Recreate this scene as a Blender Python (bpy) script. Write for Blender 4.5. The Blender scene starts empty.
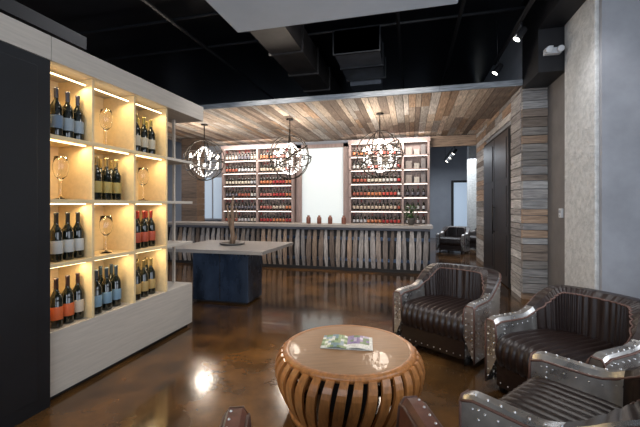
import bpy, math, random
from mathutils import Vector, Matrix
random.seed(7)
S=bpy.context.scene
try:
    S.view_settings.view_transform='Standard'; S.view_settings.look='None'; S.view_settings.exposure=.22
except Exception: pass
pi=math.pi
# ---------------------------------------------------------------- materials
def nt(m):
    m.use_nodes=True
    t=m.node_tree; return t, t.nodes['Principled BSDF']
def mat(name,color,rough=.5,metal=0,var=0,scale=8,stretch=(1,1,1),bump=0,attr=False,emit=0,ecol=None,coat=0,rvar=0,trans=0,detail=6,color2=None,bdist=.01,ior=None,rp=(.35,.68)):
    m=bpy.data.materials.new(name); t,b=nt(m); N=t.nodes; L=t.links
    b.inputs['Roughness'].default_value=rough; b.inputs['Metallic'].default_value=metal
    b.inputs['Base Color'].default_value=(*color,1)
    b.inputs['Coat Weight'].default_value=coat
    b.inputs['Transmission Weight'].default_value=trans
    if ior: b.inputs['IOR'].default_value=ior
    if emit:
        b.inputs['Emission Color'].default_value=(*(ecol or color),1); b.inputs['Emission Strength'].default_value=emit
    src=None
    if attr:
        a=N.new('ShaderNodeAttribute'); a.attribute_name='Col'; src=a.outputs['Color']
    if var or bump or rvar or color2:
        tc=N.new('ShaderNodeTexCoord'); mp=N.new('ShaderNodeMapping'); mp.inputs['Scale'].default_value=stretch
        L.new(tc.outputs['Object'],mp.inputs['Vector'])
        n=N.new('ShaderNodeTexNoise'); n.inputs['Scale'].default_value=scale; n.inputs['Detail'].default_value=detail
        n.inputs['Roughness'].default_value=.62
        L.new(mp.outputs['Vector'],n.inputs['Vector'])
        if color2:
            r=N.new('ShaderNodeValToRGB'); r.color_ramp.elements[0].position=rp[0]; r.color_ramp.elements[1].position=rp[1]
            r.color_ramp.elements[0].color=(*color,1); r.color_ramp.elements[1].color=(*color2,1)
            L.new(n.outputs['Fac'],r.inputs['Fac']); src=r.outputs['Color']
        if var:
            mr=N.new('ShaderNodeMapRange'); mr.inputs['From Min'].default_value=.3; mr.inputs['From Max'].default_value=.7
            mr.inputs['To Min'].default_value=1-var; mr.inputs['To Max'].default_value=1+var
            L.new(n.outputs['Fac'],mr.inputs['Value'])
            mx=N.new('ShaderNodeVectorMath'); mx.operation='SCALE'
            if src: L.new(src,mx.inputs[0])
            else: mx.inputs[0].default_value=color
            L.new(mr.outputs['Result'],mx.inputs['Scale']); src=mx.outputs['Vector']
        if bump:
            bp=N.new('ShaderNodeBump'); bp.inputs['Strength'].default_value=bump; bp.inputs['Distance'].default_value=bdist
            L.new(n.outputs['Fac'],bp.inputs['Height']); L.new(bp.outputs['Normal'],b.inputs['Normal'])
        if rvar:
            mr=N.new('ShaderNodeMapRange'); mr.inputs['From Min'].default_value=.3; mr.inputs['From Max'].default_value=.7
            mr.inputs['To Min'].default_value=max(.02,rough-rvar); mr.inputs['To Max'].default_value=rough+rvar
            L.new(n.outputs['Fac'],mr.inputs['Value']); L.new(mr.outputs['Result'],b.inputs['Roughness'])
    if src: L.new(src,b.inputs['Base Color'])
    return m
M={}
M['floor']=mat('polished_concrete',(.028,.015,.007),.15,color2=(.19,.085,.022),scale=1.1,rvar=.07,coat=.15,detail=12,rp=(.40,.72),bump=.03)
M['black']=mat('black_paint',(.005,.005,.007),.55,var=.3,scale=3)
M['ceil']=mat('black_ceiling',(.004,.005,.008),.35,var=.5,scale=2.5,bump=.3)
M['panel']=mat('black_panel',(.004,.005,.007),.5,var=.3,scale=4)
M['conc']=mat('rough_concrete',(.52,.52,.50),.85,color2=(.66,.655,.63),rp=(.38,.60),scale=14,bump=.8,bdist=.035,detail=12)
M['conc2']=mat('smooth_concrete',(.31,.315,.335),.7,var=.16,scale=2,bump=.3,detail=9)
M['brownwall']=mat('brown_grey_plaster',(.17,.155,.145),.8,var=.15,scale=3,bump=.3)
M['grey']=mat('grey_wall_paint',(.30,.32,.36),.7,var=.08,scale=2)
M['white']=mat('white_ceiling_paint',(.42,.48,.55),.7,var=.05,scale=2)
M['plankY']=mat('reclaimed_planks_y',(1,1,1),.8,attr=True,var=.5,scale=6,stretch=(9,.7,9),bump=.5)
M['plankX']=mat('reclaimed_planks_x',(1,1,1),.8,attr=True,var=.5,scale=6,stretch=(.7,9,9),bump=.5)
M['plankV']=mat('reclaimed_planks_v',(1,1,1),.7,attr=True,var=.55,scale=6,stretch=(9,9,.7),bump=.4)
M['birch']=mat('birch_ply',(.68,.52,.29),.5,var=.08,scale=5,stretch=(6,.6,6))
M['limed']=mat('limed_oak',(.47,.42,.36),.55,var=.10,scale=7,stretch=(6,.5,8))
M['bottle']=mat('bottle_glass',(.006,.008,.005),.08,attr=False,coat=.5)
M['label']=mat('bottle_label',(1,1,1),.6,attr=True)
M['foil']=mat('bottle_foil',(1,1,1),.35,attr=True)
M['metal']=mat('aviator_metal',(.54,.52,.495),.30,metal=.9,var=.3,scale=6,rvar=.1)
M['rivet']=mat('rivet_metal',(.75,.75,.75),.3,metal=.9)
M['leather']=mat('ribbed_leather',(.018,.009,.007),.38,var=.3,scale=30,bump=.15)
M['piping']=mat('tan_piping',(.12,.06,.045),.45)
M['redleather']=mat('arm_leather',(.15,.05,.03),.4,var=.3,scale=20)
M['tabletop']=mat('round_table_top',(.31,.17,.08),.42,var=.18,scale=6,stretch=(1,10,1),coat=.1)
M['slat']=mat('round_table_slats',(.40,.16,.045),.38,var=.35,scale=7,stretch=(6,6,.8),coat=.15)
M['dark']=mat('dark_void',(.012,.010,.009),.7)
M['iron']=mat('dark_iron',(.03,.026,.022),.4,metal=.7)
M['steelblue']=mat('blued_steel',(.05,.07,.105),.28,metal=.7,var=.7,scale=3,rvar=.12,stretch=(1,1,.4))
M['counter']=mat('pale_counter',(.30,.27,.24),.4,var=.15,scale=6,stretch=(.6,5,5))
M['glass']=mat('clear_glass',(1,1,1),.02,trans=1,ior=1.35)
M['bulb']=mat('bulb_glow',(1,.85,.6),.5,emit=16,ecol=(1,.90,.74))
M['crystal']=mat('crystal',(.85,.88,.9),.08,trans=.4,emit=1.1,ecol=(1,.94,.88))  # sparkle put in as emission, the crystals are no lamps
M['led']=mat('led_strip',(1,.8,.45),.5,emit=4,ecol=(1,.82,.5))
M['rack_glow']=mat('rack_fill_strip',(1,.9,.8),.5,emit=4,ecol=(1,.90,.82))  # emission for the fill strips added in the back racks
M['screen']=mat('backlit_panel',(.6,.65,.65),.6,emit=.38,ecol=(.82,.93,.95))
M['frame']=mat('pinkish_frame_wood',(.34,.26,.24),.5,var=.2,scale=5,stretch=(5,5,.6))
M['duct']=mat('galvanised_duct',(.12,.13,.15),.45,metal=.3,var=.3,scale=4)
M['pipe']=mat('black_pipe',(.015,.017,.02),.5)
M['brownduct']=mat('brown_duct',(.030,.026,.025),.6,var=.4,scale=4)
M['plastic']=mat('white_plastic',(.6,.62,.64),.4)
M['paper']=mat('magazine_print',(1,1,1),.35,attr=True,var=.35,scale=60)
M['leaf']=mat('leaf_green',(.05,.12,.03),.5,var=.4,scale=20)
M['pot']=mat('glazed_pot',(.10,.09,.08),.4)
M['drift']=mat('driftwood',(.24,.15,.09),.8,var=.4,scale=10,stretch=(5,5,1),bump=.6)
M['door']=mat('dark_door_wood',(.022,.017,.015),.4,var=.4,scale=4,stretch=(6,6,.5))
M['winglow']=mat('daylight_glass',(.5,.6,.7),.3,emit=.28,ecol=(.62,.76,.95))
M['spot']=mat('spot_glow',(1,.95,.85),.5,emit=12)
# ---------------------------------------------------------------- mesh builder
class MB:
    def __init__(s): s.v=[];s.f=[];s.m=[];s.c=[];s.s=[]
    def add(s,vs,fs,mi=0,col=(1,1,1),smooth=False,X=None):
        o=len(s.v)
        for p in vs:
            p=Vector(p); s.v.append(X@p if X else p)
        for i,f in enumerate(fs):
            s.f.append([o+k for k in f]); s.m.append(mi[i] if isinstance(mi,list) else mi)
            s.c.append(col[i] if isinstance(col,list) else col); s.s.append(smooth)
    def box(s,x0,x1,y0,y1,z0,z1,mi=0,col=(1,1,1),X=None):
        vs=[(x,y,z) for x in(x0,x1) for y in(y0,y1) for z in(z0,z1)]
        s.add(vs,[(0,1,3,2),(4,6,7,5),(0,4,5,1),(2,3,7,6),(0,2,6,4),(1,5,7,3)],mi,col,False,X)
    def lathe(s,prof,seg=16,c=(0,0,0),mi=0,col=(1,1,1),X=None,smooth=True,caps=True):
        vs=[];fs=[];ms=[];cs=[];n=len(prof)
        for r,z in prof:
            for k in range(seg):
                a=2*pi*k/seg; vs.append((c[0]+r*math.cos(a),c[1]+r*math.sin(a),c[2]+z))
        for i in range(n-1):
            for k in range(seg):
                k2=(k+1)%seg
                fs.append((i*seg+k,i*seg+k2,(i+1)*seg+k2,(i+1)*seg+k))
                ms.append(mi[i] if isinstance(mi,list) else mi); cs.append(col[i] if isinstance(col,list) else col)
        if caps:
            fs.append(tuple(range(seg))[::-1]); ms.append(ms[0]); cs.append(cs[0])
            fs.append(tuple((n-1)*seg+k for k in range(seg))); ms.append(ms[-2]); cs.append(cs[-2])
        s.add(vs,fs,ms,cs,smooth,X)
    def tube(s,pts,r,seg=8,mi=0,col=(1,1,1),closed=False,X=None):
        pts=[Vector(p) for p in pts]; n=len(pts); vs=[];fs=[]
        for i,p in enumerate(pts):
            if closed: d=pts[(i+1)%n]-pts[i-1]
            else: d=pts[min(i+1,n-1)]-pts[max(i-1,0)]
            d.normalize(); up=Vector((0,0,1)) if abs(d.z)<.95 else Vector((1,0,0))
            a=d.cross(up).normalized(); b=a.cross(d)
            rr=r[i] if isinstance(r,(list,tuple)) else r
            for k in range(seg):
                t=2*pi*k/seg; vs.append(p+a*math.cos(t)*rr+b*math.sin(t)*rr)
        for i in range(n if closed else n-1):
            j=(i+1)%n
            for k in range(seg):
                k2=(k+1)%seg; fs.append((i*seg+k,i*seg+k2,j*seg+k2,j*seg+k))
        if not closed:
            fs.append(tuple(range(seg))[::-1]); fs.append(tuple((n-1)*seg+k for k in range(seg)))
        s.add(vs,fs,mi,col,True,X)
    def ball(s,c,r,mi=0,col=(1,1,1),seg=8,X=None,sz=1):
        n=max(4,seg//2+1)
        s.lathe([(max(1e-4,r*math.sin(pi*i/n)),-r*sz*math.cos(pi*i/n)) for i in range(n+1)],seg,c,mi,col,X)
    def mesh(s,name,mats):
        me=bpy.data.meshes.new(name); me.from_pydata([tuple(v) for v in s.v],[],s.f)
        for k in mats: me.materials.append(M[k])
        me.polygons.foreach_set('material_index',s.m); me.polygons.foreach_set('use_smooth',s.s)
        ca=me.color_attributes.new('Col','FLOAT_COLOR','CORNER'); d=[]
        for p,c in zip(me.polygons,s.c): d+= [c[0],c[1],c[2],1]*p.loop_total
        ca.data.foreach_set('color',d); me.update(); return me
    def obj(s,name,mats,bevel=0,loc=(0,0,0),rz=0):
        return place(name,s.mesh(name,mats),loc,rz,bevel)
def place(name,me,loc=(0,0,0),rz=0,bevel=0):
    o=bpy.data.objects.new(name,me); S.collection.objects.link(o); o.location=loc; o.rotation_euler=(0,0,rz)
    if bevel:
        b=o.modifiers.new('bevel','BEVEL'); b.width=bevel; b.segments=2; b.limit_method='ANGLE'
    return o
def box(name,x0,x1,y0,y1,z0,z1,m,bevel=0):
    b=MB(); b.box(x0,x1,y0,y1,z0,z1); return b.obj(name,[m],bevel)
def area(name,loc,rot,sx,sy,power,col):
    l=bpy.data.lights.new(name,'AREA'); l.shape='RECTANGLE'; l.size=sx; l.size_y=sy; l.energy=power; l.color=col
    o=bpy.data.objects.new(name,l); S.collection.objects.link(o); o.location=loc; o.rotation_euler=rot; return o
def point(name,loc,power,col,r=.08):
    l=bpy.data.lights.new(name,'POINT'); l.energy=power; l.color=col; l.shadow_soft_size=r
    o=bpy.data.objects.new(name,l); S.collection.objects.link(o); o.location=loc; return o
def spot(name,loc,target,power,col,ang=60,r=.05):
    l=bpy.data.lights.new(name,'SPOT'); l.energy=power; l.color=col; l.spot_size=math.radians(ang); l.spot_blend=.7; l.shadow_soft_size=r
    o=bpy.data.objects.new(name,l); S.collection.objects.link(o); o.location=loc
    o.rotation_euler=(Vector(target)-Vector(loc)).to_track_quat('-Z','Y').to_euler(); return o
def jit(c,a=.25):
    k=1+random.uniform(-a,a); return (c[0]*k,c[1]*k,c[2]*k)
# ---------------------------------------------------------------- camera
cam=bpy.data.cameras.new('camera'); co=bpy.data.objects.new('camera',cam); S.collection.objects.link(co)
co.location=(0,0,1.5); co.rotation_euler=(pi/2,0,math.radians(14.4)); cam.lens=19.97; cam.sensor_width=36; cam.shift_y=-.0133; cam.clip_start=.05
S.camera=co
# ---------------------------------------------------------------- shell
ZC=4.6
box('floor',-8,6,-4,18,-.1,0,'floor')
box('ceiling',-8,6,-4,18,ZC,ZC+.1,'ceil')
box('wall_west',-8.1,-8,-4,18,0,ZC,'black')
b=MB(); b.box(-8,.5,10.4,10.5,0,ZC); b.obj('wall_north',['grey'])
box('wall_east_near',3.2,3.3,-4,4.7,0,ZC,'grey')
box('wall_east_recess',2.08,3.3,5.54,6.31,0,ZC,'brownwall')
box('concrete_column',2.03,3.3,4.70,5.54,0,ZC,'conc',.015)
box('wall_pier_smooth',2.07,3.2,4.64,4.70,0,ZC,'conc2')
box('wall_east_far',1.76,2.3,6.36,10.4,0,ZC,'grey')
box('ceiling_beam_east',1.72,3.2,2.0,6.3,3.95,ZC,'black')
box('trim_black_soffit',1.72,2.07,5.56,6.30,3.35,3.95,'black')
b=MB()
b.box(-8,6,-4.1,-4,0,.4); b.box(-8,6,-4.1,-4,3.4,ZC)
for x in [-8,-5.2,-2.6,0,2.6,5.9]: b.box(x,x+.12,-4.1,-4,.4,3.4)
b.obj('wall_south',['black'])
box('wall_backroom_north',-1,6,17,17.1,0,ZC,'grey')
box('wall_backroom_west',.42,.52,10.5,17,0,ZC,'grey')
box('wall_backroom_east',4.2,4.3,10.4,17,0,ZC,'conc2')
box('backroom_column',2.05,2.45,14.0,14.4,0,ZC,'conc')
box('wall_backroom_header',2.3,4.3,10.35,10.4,0,ZC,'grey')
b=MB()
b.box(1.75,3.6,16.9,16.99,.1,2.6,0); b.box(1.85,2.6,16.88,16.9,.2,2.5,1);b.box(2.7,3.5,16.88,16.9,.2,2.5,1)
b.obj('window_1',['dark','winglow'])
# ---------------------------------------------------------------- wood canopy
wc=[(.41,.33,.26),(.30,.24,.195),(.48,.40,.33),(.36,.335,.31),(.20,.155,.125),(.58,.49,.40),(.45,.42,.39),(.36,.25,.17)]
b=MB(); x=-6.9
while x<2.05:
    w=random.choice([.1,.13,.16]); y=6.33
    while y<10.4:
        l=random.uniform(.9,2.4); y2=min(y+l,10.4)
        b.box(x,min(x+w-.010,2.08),y,y2-.008,3.42+random.uniform(0,.010),3.46,0,jit(random.choice(wc),.3))
        y=y2
    x+=w
b.box(-6.9,2.08,6.33,10.4,3.46,3.5,1)
b.obj('ceiling_wood_canopy',['plankY','dark'])
b=MB(); x=-6.9
while x<2.1:
    l=random.uniform(1.4,2.6); x2=min(x+l,2.1)
    b.box(x,x2-.004,6.28,6.325,3.41,3.5,0,jit((.24,.26,.28),.12)); x=x2
b.obj('trim_canopy_edge',['plankX'])
b=MB(); z=0; gc=[(.30,.285,.275),(.24,.22,.20),(.38,.37,.36),(.20,.16,.13),(.33,.23,.16),(.43,.42,.41)]
while z<3.41:
    h=random.choice([.10,.13,.16]); z2=min(z+h,3.41)
    b.box(1.72,2.075,6.29-random.uniform(0,.012),6.36,z,z2-.010,0,jit(random.choice(gc[:5])))
    b.box(1.715-random.uniform(0,.008),1.76,6.36,6.93,z,z2-.010,1,jit(random.choice([gc[0],gc[2],gc[5]])))
    b.box(1.715,1.76,9.30,10.4,z,z2-.010,1,jit(random.choice(gc)))
    if z>2.93:
        y=6.93
        while y<9.30:
            y2=min(y+random.uniform(.6,1.3),9.30); b.box(1.715-random.uniform(0,.008),1.76,y,y2-.004,z,z2-.010,1,jit(random.choice(gc))); y=y2
    z=z2
b.obj('wall_plank_cladding',['plankX','plankY'])
b=MB()
b.box(1.71,1.755,6.94,9.29,0,2.93,0)
for y0 in (7.0,8.14):
    b.box(1.685,1.71,y0,y0+1.1,.02,2.87,1)
    for zz in (.2,1.1,2.0): b.box(1.675,1.685,y0+.12,y0+.98,zz,zz+.75,1)
b.tube([(1.64,8.05,.9),(1.64,8.05,1.5)],.012,8,2); b.tube([(1.64,8.05,.95),(1.69,8.05,.95)],.008,6,2); b.tube([(1.64,8.05,1.45),(1.69,8.05,1.45)],.008,6,2)
b.obj('door_1',['dark','door','iron'])
b=MB(); b.box(.5,1.71,10.36,10.42,3.12,3.41,0,(.3,.22,.16)); b.box(.5,1.71,10.38,10.44,3.41,ZC,1); b.obj('trim_header',['plankX','black'])
b=MB(); z=0
while z<3.41:
    z2=min(z+.17,3.41); b.box(-6.4,-5.9,8.9,9.3,z,z2-.005,0,jit((.12,.08,.055))); z=z2
b.obj('wood_pillar',['plankX'])
b=MB(); b.box(-6.66,-5.84,10.34,10.39,1.0,2.45,0); b.box(-6.6,-5.9,10.32,10.34,1.06,2.39,1); b.box(-6.27,-6.23,10.30,10.33,1.06,2.39,0)
b.obj('window_2',['grey','winglow'])
box('ceiling_dropped_panel',-2.05,.47,.6,3.95,3.6,3.68,'white',.01)
box('ceiling_soffit_west',-4.6,-3.08,-4,2.8,3.02,3.14,'black')
b=MB(); b.box(-1.25,-.5,5.8,7.15,4.04,4.40,1)  # box painted black to put shade on its front, only bottom plate grey
b.box(-1.25,-.5,5.8,7.15,4.02,4.04,0)
for y in (5.8,6.45,7.1): b.box(-1.27,-.48,y,y+.04,4.0,4.42,1)
b.box(-1.2,-.58,7.15,7.5,3.92,4.2,0)
for x in (-1.1,-.66): b.box(x-.01,x+.01,6.2,6.22,4.4,ZC,1)
b.obj('air_duct',['duct','pipe'])
b=MB(); b.box(-2.3,-1.75,4.4,9.5,4.05,4.5,0)
for y in (4.6,5.6,6.6,7.6): b.box(-2.33,-1.72,y,y+.05,4.02,4.53,0)
b.box(-2.1,-2.07,6,6.03,4.5,ZC,0); b.obj('air_duct.001',['brownduct'])
b=MB()
for x,z in ((-3.6,4.35),(-.2,4.4),(.7,4.3)): b.tube([(x,-3,z),(x,10,z)],.03,8)
for y,z in ((4.9,4.45),(6.0,4.5)): b.tube([(-7,y,z),(3,y,z)],.025,8)
b.obj('ceiling_pipes',['pipe'])
def track(name,x,y0,y1,z,ys):
    b=MB(); b.box(x-.02,x+.02,y0,y1,z,z+.04,0)
    for y in (y0+.2,y1-.2): b.tube([(x,y,z+.04),(x,y,ZC)],.008,6,0)
    for y in ys:
        b.tube([(x,y,z),(x,y,z-.1)],.012,6,0)
        R=Matrix.Translation((x,y,z-.16))@Matrix.Rotation(math.radians(35),4,'Y')
        b.lathe([(.03,.09),(.045,.07),(.05,-.06),(.055,-.08)],14,(0,0,0),0,X=R)
        b.lathe([(.043,-.082),(.044,-.084)],14,(0,0,0),1,X=R)
    return b.obj(name,['black','spot'])
track('track_light',1.4,2.2,6.7,3.92,[5.2,6.45,4.2])
track('track_light.001',1.3,11,15,3.3,[11.6,12.6,13.6])
b=MB(); b.box(-.10,.10,-.05,.04,-.04,.04,0)
for sx in(-.07,.07): b.lathe([(.025,0),(.04,-.04),(.043,-.08)],14,(0,0,0),0,X=Matrix.Translation((sx,-.04,.02))@Matrix.Rotation(-1.2,4,'X'))
b.box(-.03,.03,.03,.06,-.03,.1,0)
b.obj('emergency_light',['plastic'],.006,(1.87,5.50,3.60))
b=MB(); b.box(2.05,2.08,5.70,5.79,1.32,1.45,0); b.box(2.044,2.05,5.715,5.775,1.385,1.425,1); b.box(2.045,2.05,5.735,5.755,1.335,1.36,1)
b.obj('thermostat',['plastic','grey'],.003)
# ---------------------------------------------------------------- left display unit
YS=[2.0,2.475,2.95,3.425,3.9]; ZS=[.53,1.05,1.545,2.04,2.56]; XF=-2.65; XB=-3.02
b=MB()
b.box(XB,XF,2.07,3.9,.04,.53,0)
b.box(XB+.03,XF-.04,2.1,3.86,0,.04,2)
for z in ZS[1:4]: b.box(XB,XF+.005,2.07,3.425,z-.03,z,1); b.box(XB+.04,XF+.005,3.425,3.9,z-.03,z,0)
for y in [2.082]+YS[1:4]: b.box(XB,XF,y-.012,y+.012,.53,2.58,1)
b.box(XB-.02,XB,2.07,3.425,.53,2.58,1)
b.box(XB-.05,XB-.02,2.07,3.43,0,2.58,2)
b.box(XB-.05,XF+.05,2.07,4.07,2.58,2.76,0)
b.box(XB+.1,XB+.13,3.87,3.9,.53,2.58,0)
for i in range(3):
    for j in range(4): b.box(XF-.06,XF-.045,YS[i]+(.03 if i else .11),YS[i+1]-.03,ZS[j+1]-.042,ZS[j+1]-.032,3)
b.obj('wine_display_shelf',['limed','birch','dark','led'],.002)
b=MB(); b.box(-2.645,-2.60,.2,2.06,.0,2.575,0); b.box(-2.6,-2.592,.3,1.96,.1,2.5,0); b.box(-3.07,-2.645,.2,2.06,0,2.575,0); b.obj('door_sliding_black',['panel'],.003)
box('trim_fascia_west',XB-.05,XF+.05,.2,2.066,2.58,2.76,'limed',.002)
for i in range(3):
    for j in range(4):
        area('shelf_led',(XF-.09,(YS[i]+YS[i+1])/2+(.03 if i==0 else 0),ZS[j+1]-.05),(0,math.radians(-12),0),.03,.34,1.5+.15*j,(1,.77,.42))
def bottle(b,x,y,z,h=.36,r=.043,lab=(.7,.65,.55),foil=(.05,.05,.05),seg=14,X=None):
    k=h/.36
    p=[(r*.6,0),(r*.96,.004*k),(r,.012*k),(r,.06*k),(r*1.012,.061*k),(r*1.012,.155*k),(r,.156*k),(r,.205*k),(r*.92,.225*k),(r*.62,.25*k),(r*.38,.27*k),(r*.34,.285*k),(r*.35,.286*k),(r*.35,.345*k),(r*.38,.347*k),(r*.37,.36*k)]
    mi=[0,0,0,0,1,0,0,0,0,0,0,2,2,2,2]
    cl=[(0,0,0)]*15; cl[4]=lab
    for q in(11,12,13,14): cl[q]=foil
    b.lathe(p,seg,(x,y,z),mi,cl,X)
LB={(0,3):(.25,.30,.34),(2,3):(.45,.40,.30),(1,2):(.38,.28,.08),(0,1):(.42,.42,.4),(2,1):(.40,.07,.03),(0,0):(.60,.12,.03),(1,0):(.16,.26,.34),(2,0):(.42,.28,.10)}
FO={(0,3):(.03,.03,.05),(2,3):(.25,.2,.05),(1,2):(.25,.17,.06),(0,1):(.02,.02,.02),(2,1):(.25,.03,.02),(0,0):(.04,.02,.02),(1,0):(.03,.05,.07),(2,0):(.2,.14,.05)}
b=MB()
for (i,j),c in LB.items():
    offs=[.205,.315,.42] if i==0 else [.10,.225,.35]
    for q,o_ in enumerate(offs):
        col=c
        if (i,j)==(0,0) and q==2: col=(.5,.42,.32)
        if (i,j)==(0,3) and q==0: col=(.12,.18,.26)
        bottle(b,XF-.075-.015*q,YS[i]+o_,ZS[j],h=.39,r=.045,lab=col,foil=FO[(i,j)])
        if i>0: bottle(b,XF-.20,YS[i]+o_+.04,ZS[j],h=.39,r=.045,lab=col,foil=FO[(i,j)])
bottle(b,XF-.2,3.56,ZS[1],lab=(.6,.2,.05),foil=(.4,.1,.03)); 
b.obj('wine_bottles',['bottle','label','foil'])
b=MB()
def glass(b,x,y,z,k=1.0):
    p=[(.04,0),(.04,.004),(.008,.012),(.005,.03),(.005,.12),(.012,.135),(.035,.16),(.046,.20),(.046,.235),(.038,.29),(.0372,.29),(.0450,.235),(.0450,.20),(.034,.162),(.010,.138)]
    b.lathe([(r*k,zz*k) for r,zz in p],18,(x,y,z),0)
for (i,j) in [(1,3),(0,2),(2,2),(1,1)]:
    glass(b,XF-.12,YS[i]+(.25 if i else .28),ZS[j],1.2)
b.obj('wine_glasses',['glass'])
# ---------------------------------------------------------------- tasting table
b=MB()
b.box(-3.62,-2.0,4.57,5.9,.80,.85,0)
b.box(-3.31,-2.37,4.89,5.40,.03,.80,1); b.box(-3.27,-2.41,4.93,5.36,0,.03,2)
for x in (-2.84,): b.box(x-.004,x+.004,4.882,4.89,.05,.79,2)
for z in (.06,.76):
    for k in range(8): b.ball((-3.25+k*.12,4.888,z),.008,2)
b.obj('tasting_table',['counter','steelblue','dark'],.004)
b=MB()
b.lathe([(.17,0),(.2,.01),(.21,.03),(.2,.03),(.18,.015)],24,(-2.85,5.3,.852),1)
pts=[(-2.85,5.3,.86),(-2.84,5.3,1.0),(-2.87,5.31,1.15),(-2.84,5.29,1.3),(-2.86,5.3,1.45),(-2.83,5.3,1.66)]
b.tube(pts,[.05,.035,.04,.03,.025,.01],9,0)
b.tube([(-2.86,5.3,1.1),(-2.91,5.3,1.2),(-2.92,5.29,1.36),(-2.95,5.3,1.5)],[.03,.022,.018,.008],7,0)
b.tube([(-2.85,5.3,1.2),(-2.79,5.32,1.3),(-2.78,5.3,1.46)],[.024,.018,.007],7,0)
b.tube([(-2.85,5.3,.9),(-2.78,5.3,.96),(-2.76,5.3,1.1)],[.03,.02,.01],7,0)
b.obj('driftwood_sculpture',['drift','pot'])
# ---------------------------------------------------------------- bar counter
b=MB(); BX0,BX1=-6.3,.40
b.box(BX0,BX1,8.06,8.6,.0,.99,1)
b.box(BX0-.03,BX1+.05,7.93,8.68,.99,1.05,0)
b.box(BX0,BX1,8.0,8.06,.0,.07,1); b.box(BX0,BX1,8.0,8.06,.93,.99,3,(.16,.16,.18))
x=BX0+.03; k=0
while x<BX1-.08:
    w=.088+random.uniform(-.014,.016); tilt=random.uniform(-.022,.022); c=jit(random.choice([(.30,.245,.20),(.23,.185,.155),(.29,.205,.145),(.15,.11,.085),(.36,.325,.30),(.25,.225,.21)]),.25)
    n=8; vs=[];fs=[]
    for i in range(n+1):
        t=i/n; z=.05+.87*t; ww=w*(.66+.42*math.sin(pi*t))/2*1.05; bow=.02+.05*math.sin(pi*t)
        cx=x+w/2+tilt*(t-.5)*2
        vs+=[(cx-ww,8.06-bow,z),(cx+ww,8.06-bow,z),(cx+ww,8.06-bow+.025,z),(cx-ww,8.06-bow+.025,z)]
    for i in range(n):
        for q in range(4): a=i*4+q; bb=i*4+(q+1)%4; fs.append((a,bb,bb+4,a+4))
    fs+= [(3,2,1,0),(n*4,n*4+1,n*4+2,n*4+3)]
    b.add(vs,fs,2,c); x+=random.uniform(.125,.155); k+=1
for z in (.22,.70): b.box(BX0,BX1,8.045,8.055,z,z+.07,4)
b.obj('bar_counter',['counter','dark','plankV','plankX','steelblue'])
# ---------------------------------------------------------------- back shelving
def shelfunit(name,x0,x1,div):
    b=MB(); z0,z1=.0,3.28; yf,yb=10.02,10.38; rows=7; dz=.385; zb=.57
    b.box(x0,x1,yb-.02,yb,0,z1,1)
    for x in div: b.box(x-.03,x+.03,yf,yb,0,z1,0)
    for r in range(rows+1):
        z=zb+r*dz; b.box(x0,x1,yf,yb,z-.03,z,0)
        if r>1: b.box(x0+.05,x1-.05,yf+.02,yf+.03,z-.04,z-.03,2)  # glowing strip added under each shelf to brighten the bottles
    b.box(x0,x1,yf,yb,0,.57-.03,1); b.box(x0-.02,x1+.02,yf-.02,yb,z1-.05,z1+.06,0)
    b.obj(name,['frame','frame','rack_glow'])
    return [zb+r*dz for r in range(rows)]
rz_=shelfunit('wine_rack',-5.75,-3.40,[-5.725,-4.56,-3.425])
shelfunit('wine_rack.001',-1.72,.48,[-1.695,-.225,.455])
def fillrow(b,x0,x1,z,cols,sp=.1):
    n=int((x1-x0-.04)/sp); s=(x1-x0-.04)/n; c=random.choice(cols)
    for i in range(n):
        if i%4==0: c=random.choice(cols)
        bottle(b,x0+.02+s*(i+.5),10.12,z,.31,.040,lab=c,foil=random.choice([(.25,.02,.02),(.02,.02,.02),(.3,.25,.2)]),seg=8)
cool=[(.6,.6,.58),(.65,.6,.5),(.4,.12,.08),(.55,.57,.6),(.15,.15,.18)]
warm=[(.55,.08,.06),(.6,.22,.10),(.6,.5,.4),(.45,.05,.05),(.5,.18,.15)]
b=MB()
for z in rz_[1:]:
    fillrow(b,-5.70,-4.59,z,cool); fillrow(b,-4.53,-3.45,z,warm)
b.obj('wine_bottles.001',['bottle','label','foil'])
b=MB()
for z in rz_[1:]: fillrow(b,-1.66,-.255,z,warm+cool)
for q,z in enumerate(rz_[1:]):
    if q in (0,1,2): fillrow(b,-.19,.42,z,cool,.13)
b.obj('wine_bottles.002',['bottle','label','foil'])
b=MB()
for q,z in ((4,rz_[4]),(5,rz_[5]),(6,rz_[6])):
    b.box(-.15,.02,10.1,10.3,z,z+.22,0,jit((.25,.22,.2))); b.box(.08,.22,10.1,10.3,z,z+.16,0,jit((.4,.38,.34))); b.box(.26,.38,10.1,10.3,z,z+.28,0,jit((.15,.14,.14)))
b.obj('gift_boxes',['label'],.005)
b=MB(); b.box(-3.36,-1.76,10.33,10.39,.9,3.3,1); b.box(-3.2,-1.92,10.30,10.33,.95,3.2,0); b.box(-3.36,-3.2,10.2,10.39,.0,3.3,1);b.box(-1.92,-1.76,10.2,10.39,0,3.3,1); b.box(-3.36,-1.76,10.2,10.39,3.2,3.3,1)
b.obj('backlit_panel',['screen','frame'])
box('back_bar_cabinet',-5.7,.4,9.45,9.98,0,.9,'frame',.01)
b=MB()
for px in (-2.42,-2.15,-1.88,-1.55):
    b.lathe([(.05,0),(.055,.01),(.055,.13),(.045,.16),(.03,.17),(.03,.2)],14,(px,8.3,1.05),0)
b.obj('spirit_jars',['redleather'])
b=MB(); b.lathe([(.06,0),(.09,.12),(.1,.16),(.09,.16),(.08,.12)],16,(.0,8.3,1.05),0)
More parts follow.
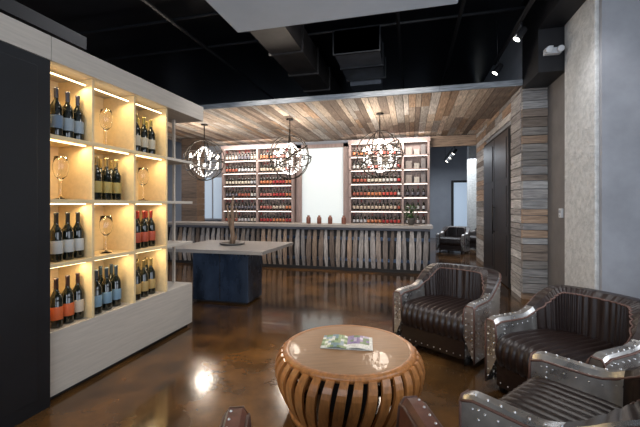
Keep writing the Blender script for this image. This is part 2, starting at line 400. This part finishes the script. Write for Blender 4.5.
for k in range(90):
    a=random.uniform(0,2*pi); r=random.uniform(.02,.20); z=1.2+random.uniform(.02,.30)
    c=Vector((r*math.cos(a),8.3+r*math.sin(a),z)); d=Vector((math.cos(a),math.sin(a),random.uniform(-.2,.8))).normalized()*.07; s_=Vector((-math.sin(a),math.cos(a),0))*.025
    b.add([c-d,c+s_,c+d,c-s_],[(0,1,2,3)],1)
    if k%4==0: b.tube([(0,8.3,1.15),tuple(c)],.004,4,1)
b.obj('potted_plant',['pot','leaf'])
# ---------------------------------------------------------------- chandeliers
def chandelier_mesh():
    b=MB(); R=.48
    def ring(Rr,X,r=.011):
        b.tube([(Rr*math.cos(2*pi*k/40),Rr*math.sin(2*pi*k/40),0) for k in range(40)],r,6,0,closed=True,X=X)
    for k in range(3): ring(R,Matrix.Rotation(pi*k/3+.3,4,'Z')@Matrix.Rotation(pi/2,4,'X'))
    ring(R,Matrix.Identity(4)); ring(R*.98,Matrix.Rotation(.6,4,'X')); ring(R*.98,Matrix.Rotation(-.6,4,'Y'))
    b.tube([(0,0,-R),(0,0,.86)],.012,6,0); b.lathe([(.08,.83),(.08,.845),(.03,.86)],16,(0,0,0),0)
    b.ball((0,0,-.12),.05,2,seg=10)
    for k in range(8):
        a=2*pi*k/8; c,s=math.cos(a),math.sin(a); Q=.33
        b.tube([(0,0,-.1),(.1*c,.1*s,-.16),(.26*c,.26*s,-.12),(Q*c,Q*s,-.04)],.007,6,0)
        b.lathe([(.03,-.04),(.035,-.03),(.011,-.03),(.011,.05)],10,(Q*c,Q*s,0),0)
        b.lathe([(.008,.05),(.024,.07),(.018,.10),(.002,.14)],8,(Q*c,Q*s,0),1)
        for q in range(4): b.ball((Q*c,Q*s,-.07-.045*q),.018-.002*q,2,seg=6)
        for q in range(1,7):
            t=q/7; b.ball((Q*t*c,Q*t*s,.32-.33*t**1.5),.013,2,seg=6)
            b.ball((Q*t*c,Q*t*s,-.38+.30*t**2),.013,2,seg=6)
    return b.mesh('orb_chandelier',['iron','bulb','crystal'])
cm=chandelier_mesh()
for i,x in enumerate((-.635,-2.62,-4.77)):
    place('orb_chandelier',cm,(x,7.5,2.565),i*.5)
    point('chandelier_light',(x,7.5,2.68),64,(1,.86,.72),.2)
# ---------------------------------------------------------------- round coffee table
b=MB(); TR=.485
b.lathe([(.30,.405),(TR-.01,.405),(TR,.412),(TR+.004,.425),(TR,.443),(TR-.012,.45),(TR-.04,.452),(TR-.045,.449)],72,(0,0,0),[1,1,1,1,1,1,0],caps=False)
b.lathe([(TR-.045,.449),(.25,.450),(.001,.450)],72,(0,0,0),0,caps=False)
NS=36
for k in range(NS):
    a=2*pi*k/NS; R=Matrix.Rotation(a,4,'Z'); vs=[];fs=[]; n=12
    for i in range(n+1):
        t=i/n; z=.03+.40*t
        r=.43+.115*math.sin(min(1,t*1.3)*pi/2)-.045*max(0,(t-.72)/.28)**2
        w=.026+.006*math.sin(pi*t); tw=.07*(t-.5)
        vs+=[(r-.022,tw-w,z),(r,tw-w,z),(r,tw+w,z),(r-.022,tw+w,z)]
    for i in range(n):
        for q in range(4): a0=i*4+q; a1=i*4+(q+1)%4; fs.append((a0,a1,a1+4,a0+4))
    fs+=[(3,2,1,0),(n*4,n*4+1,n*4+2,n*4+3)]
    b.add(vs,fs,1,X=R)
b.lathe([(.34,0),(.44,0),(.445,.03),(.43,.05),(.35,.05)],60,(0,0,0),1,caps=False)
b.lathe([(.20,.05),(.22,.2),(.25,.405)],40,(0,0,0),2,caps=False)
b.obj('round_coffee_table',['tabletop','slat','dark'],0,(-.45,2.61,0),.4)
b=MB()
def page(sgn,cols):
    n=8; m=6; vs=[]; fs=[]; cs=[]
    for i in range(n+1):
        t=i/n
        for j in range(m+1): vs.append((sgn*.19*t,-.125+.25*j/m,.004+.016*math.sin(pi*min(1,t*1.1))*(1-t*.5)))
    for i in range(n):
        for j in range(m):
            a=i*(m+1)+j; f=(a,a+m+1,a+m+2,a+1); fs.append(f if sgn>0 else f[::-1]); cs.append(cols(i/n,j/m))
    b.add(vs,fs,0,cs,True)
page(1,lambda u,v:(.65,.65,.6) if (v<.2 or u>.85) else random.choice([(.2,.13,.3),(.45,.4,.5),(.12,.2,.08)]))
page(-1,lambda u,v:random.choice([(.10,.2,.05),(.3,.4,.2),(.6,.62,.55),(.15,.25,.3)]))
b.box(-.19,.19,-.125,.125,0,.004,0,(.6,.6,.55))
b.obj('open_magazine',['paper'],0,(-.47,2.66,.453),.12)
# ---------------------------------------------------------------- armchairs
def armchair_mesh(inner=0):
    b=MB(); A=.39; path=[]
    for i in range(16): path.append((-A,-.38+.43*i/16))
    NA=144
    for i in range(NA+1):
        th=pi*i/NA; c,s=math.cos(th),math.sin(th)
        path.append((-A*math.copysign(abs(c)**.8,c),.05+.34*s**.8))
    for i in range(1,17): path.append((A,.05-.43*i/16))
    n=len(path); P=[Vector((x,y,0)) for x,y in path]; rows=[]
    def sm(t): t=max(0,min(1,t)); return t*t*(3-2*t)
    for i,p in enumerate(P):
        d=(P[min(i+1,n-1)]-P[max(i-1,0)]).normalized(); nin=Vector((d.y,-d.x,0))
        if nin.dot(Vector((0,-.02,0))-p)<0: nin=-nin
        h=.565+.20*sm((p.y+.10)/.42); e=p.y+.38
        if e<.05: h-=.02*(1-e/.05)**2
        back=p.y>.0
        th=.085+.045*sm((p.y+.02)/.25)
        rib=.016*abs(math.sin(pi*(i-16)/6)) if back else 0
        fl=-nin*.03*sm((p.y-.05)/.3)
        rows.append([p+Vector((0,0,.05)),p+fl+Vector((0,0,h-.025)),p+fl+nin*.015+Vector((0,0,h)),p+fl+nin*(th-.02)+Vector((0,0,h+rib*.5)),p+nin*(th+rib)+Vector((0,0,h-.035)),p+nin*(th+.02+rib)+Vector((0,0,.30))])
    for q in range(5):
        vs=[];fs=[];ms=[]
        for r in rows: vs+=[r[q],r[q+1]]
        for i in range(n-1):
            a=i*2; fs.append((a,a+2,a+3,a+1)); back=P[i].y>.0
            ms.append(0 if q<=1 else (1 if back else inner))
        b.add(vs,fs,ms,smooth=True)
    b.add(rows[0],[tuple(range(6))],inner); b.add(rows[-1],[tuple(range(6))[::-1]],inner)
    for k in (1,4):
        b.tube([r[k]+Vector((0,0,.004)) for r in rows[::2]],.007,6,2)
    for e in (0,-1):
        r=rows[e]; f=Vector((0,-.003,0)); b.tube([r[0]+f,r[1]+f,r[2]+f,r[3]+f,r[4]+f,r[5]+f],.007,6,2)
    def rv(p): b.ball(tuple(p),.006,3,seg=6)
    for i in range(2,n-2,2):
        r=rows[i]; st=(P[i].y<.05)
        out=(r[0]-r[5]); out.z=0; out.normalize()
        if st or i%6==2:
            rv(r[0]+out*.001+Vector((0,0,.04))); rv(r[1]+out*.001-Vector((0,0,.03)))
            if st and inner==0: rv(r[4]-out*.001-Vector((0,0,.03)))
            if st: rv(r[2].lerp(r[3],.2)+Vector((0,0,.001)))
    for i in (3,12,40,88,136,n-13,n-4):
        r=rows[min(i,n-1)]; out=(r[0]-r[5]); out.z=0; out.normalize()
        for k in range(11):
            t=(k+.5)/11; rv(r[0].lerp(r[1],t)+out*.001)
    if inner==0:
        for i in (3,n-4):
            r=rows[i]; out=(r[0]-r[5]); out.z=0; out.normalize()
            for k in range(4): rv(r[4].lerp(r[5],.1+k*.13)-out*.001)
    for sx in (-1,1):
        for k in range(8): rv((sx*(A-.02),-.382,.1+k*.055)); rv((sx*(A-.07),-.382,.1+k*.055))
    prof=[(-.345,.2),(-.375,.24),(-.392,.30),(-.392,.35),(-.375,.40),(-.335,.43),(-.25,.44),(-.05,.435),(.15,.425),(.29,.42)]
    nx=88; vs=[];fs=[]
    for j,(y,z) in enumerate(prof):
        for i in range(nx+1):
            u=i/nx; x=-.30+.60*u; rb=.013*abs(math.sin(pi*u*11))
            f=min(1,j/5); xx=x
            if y>.1: xx*= (1-.25*((y-.1)/.19))
            vs.append((xx,y-rb*(1-f)*1.0-(rb*.4 if j<6 else 0),z+rb*f))
    for j in range(len(prof)-1):
        for i in range(nx): a=j*(nx+1)+i; fs.append((a,a+1,a+nx+2,a+nx+1))
    b.add(vs,fs,1,smooth=True)
    b.box(-.305,.305,-.36,.25,.06,.30,0)
    b.box(-.305,.305,-.372,-.36,.06,.22,1)
    for k in range(10): rv((-.27+k*.06,-.374,.09))
    for sx in(-1,1):
        for y in(-.32,.25): b.lathe([(.02,0),(.025,.06)],10,(sx*.3*(1 if y<0 else .8),y,0),4)
    return b.mesh('armchair',['metal','leather','piping','rivet','dark','redleather'])
am=armchair_mesh(); am2=armchair_mesh(5)
def chair(loc,face,me=None,sx=1.12):
    rz=math.atan2(face[1],face[0])+pi/2
    o=place('armchair',me or am,(loc[0],loc[1],0),rz); o.scale=(sx,1.12,1.04); return o
chair((.41,4.06),(-.53,-.85))
chair((1.20,3.08),(-.80,-.60))
chair((.84,1.93),(-.78,.62))
chair((-.24,1.23),(-.35,.937),am2,1.18)
chair((1.35,12.2),(-.4,-.9))
chair((2.3,12.9),(-.8,-.5))
# ---------------------------------------------------------------- lights
w=bpy.data.worlds.new('world'); S.world=w; w.use_nodes=True
w.node_tree.nodes['Background'].inputs['Color'].default_value=(.45,.6,.9,1); w.node_tree.nodes['Background'].inputs['Strength'].default_value=.8
area('window_daylight',(-1.0,-3.8,1.9),(math.radians(90),0,0),8,2.6,280,(.84,.91,1))
area('window_daylight_east',(3.1,.8,2.0),(0,math.radians(90),0),2.6,3.5,90,(.84,.91,1))
area('ceiling_fill_light',(-1.2,4.2,4.3),(0,0,0),3,.3,60,(.95,.96,1))  # soft fill added under the ceiling for overall brightness, no fixture built
area('rack_wash_l',(-4.57,9.5,3.3),(math.radians(40),0,0),2.2,.1,36,(1,.90,.82))
area('rack_wash_r',(-.6,9.5,3.3),(math.radians(40),0,0),2.0,.1,36,(1,.90,.82))
area('backroom_light',(1.6,13.5,3.2),(0,0,0),2,3,110,(.85,.92,1))
area('left_hall_light',(-6.9,7.6,3.2),(0,0,0),1,1,30,(.8,.88,1))
spot('track_and_fill_spot',(1.36,5.2,3.75),(2.1,5.1,1.6),90,(1,.98,.95),90)
spot('track_and_fill_spot',(1.36,4.2,3.75),(2.5,4.7,1.2),50,(.95,.96,1),90,.15)
spot('track_and_fill_spot',(1.36,5.2,3.75),(1.9,6.3,1.6),50,(1,.95,.9),70)
spot('track_and_fill_spot',(-1.0,3.0,3.55),(-2.65,3.0,.3),80,(1,.95,.88),75,.3)  # fill spot added to lift the left fascia and base, no track here
spot('track_and_fill_spot',(-.6,2.2,3.55),(-.45,2.6,.45),34,(1,.92,.82),60,.25)  # added fill over the coffee table, not on a track
spot('track_and_fill_spot',(.2,2.6,3.55),(.8,3.4,.45),110,(1,.96,.92),70,.25)  # spot added to brighten the armchairs, off the track
spot('track_and_fill_spot',(-2.5,5.2,4.2),(-2.5,8.0,.4),130,(1,.92,.84),80)  # added spot, extra brightness for the bar front
spot('track_and_fill_spot',(-.3,5.2,4.2),(-.3,8.0,.4),130,(1,.92,.84),80)  # second added spot for the bar front, no track above
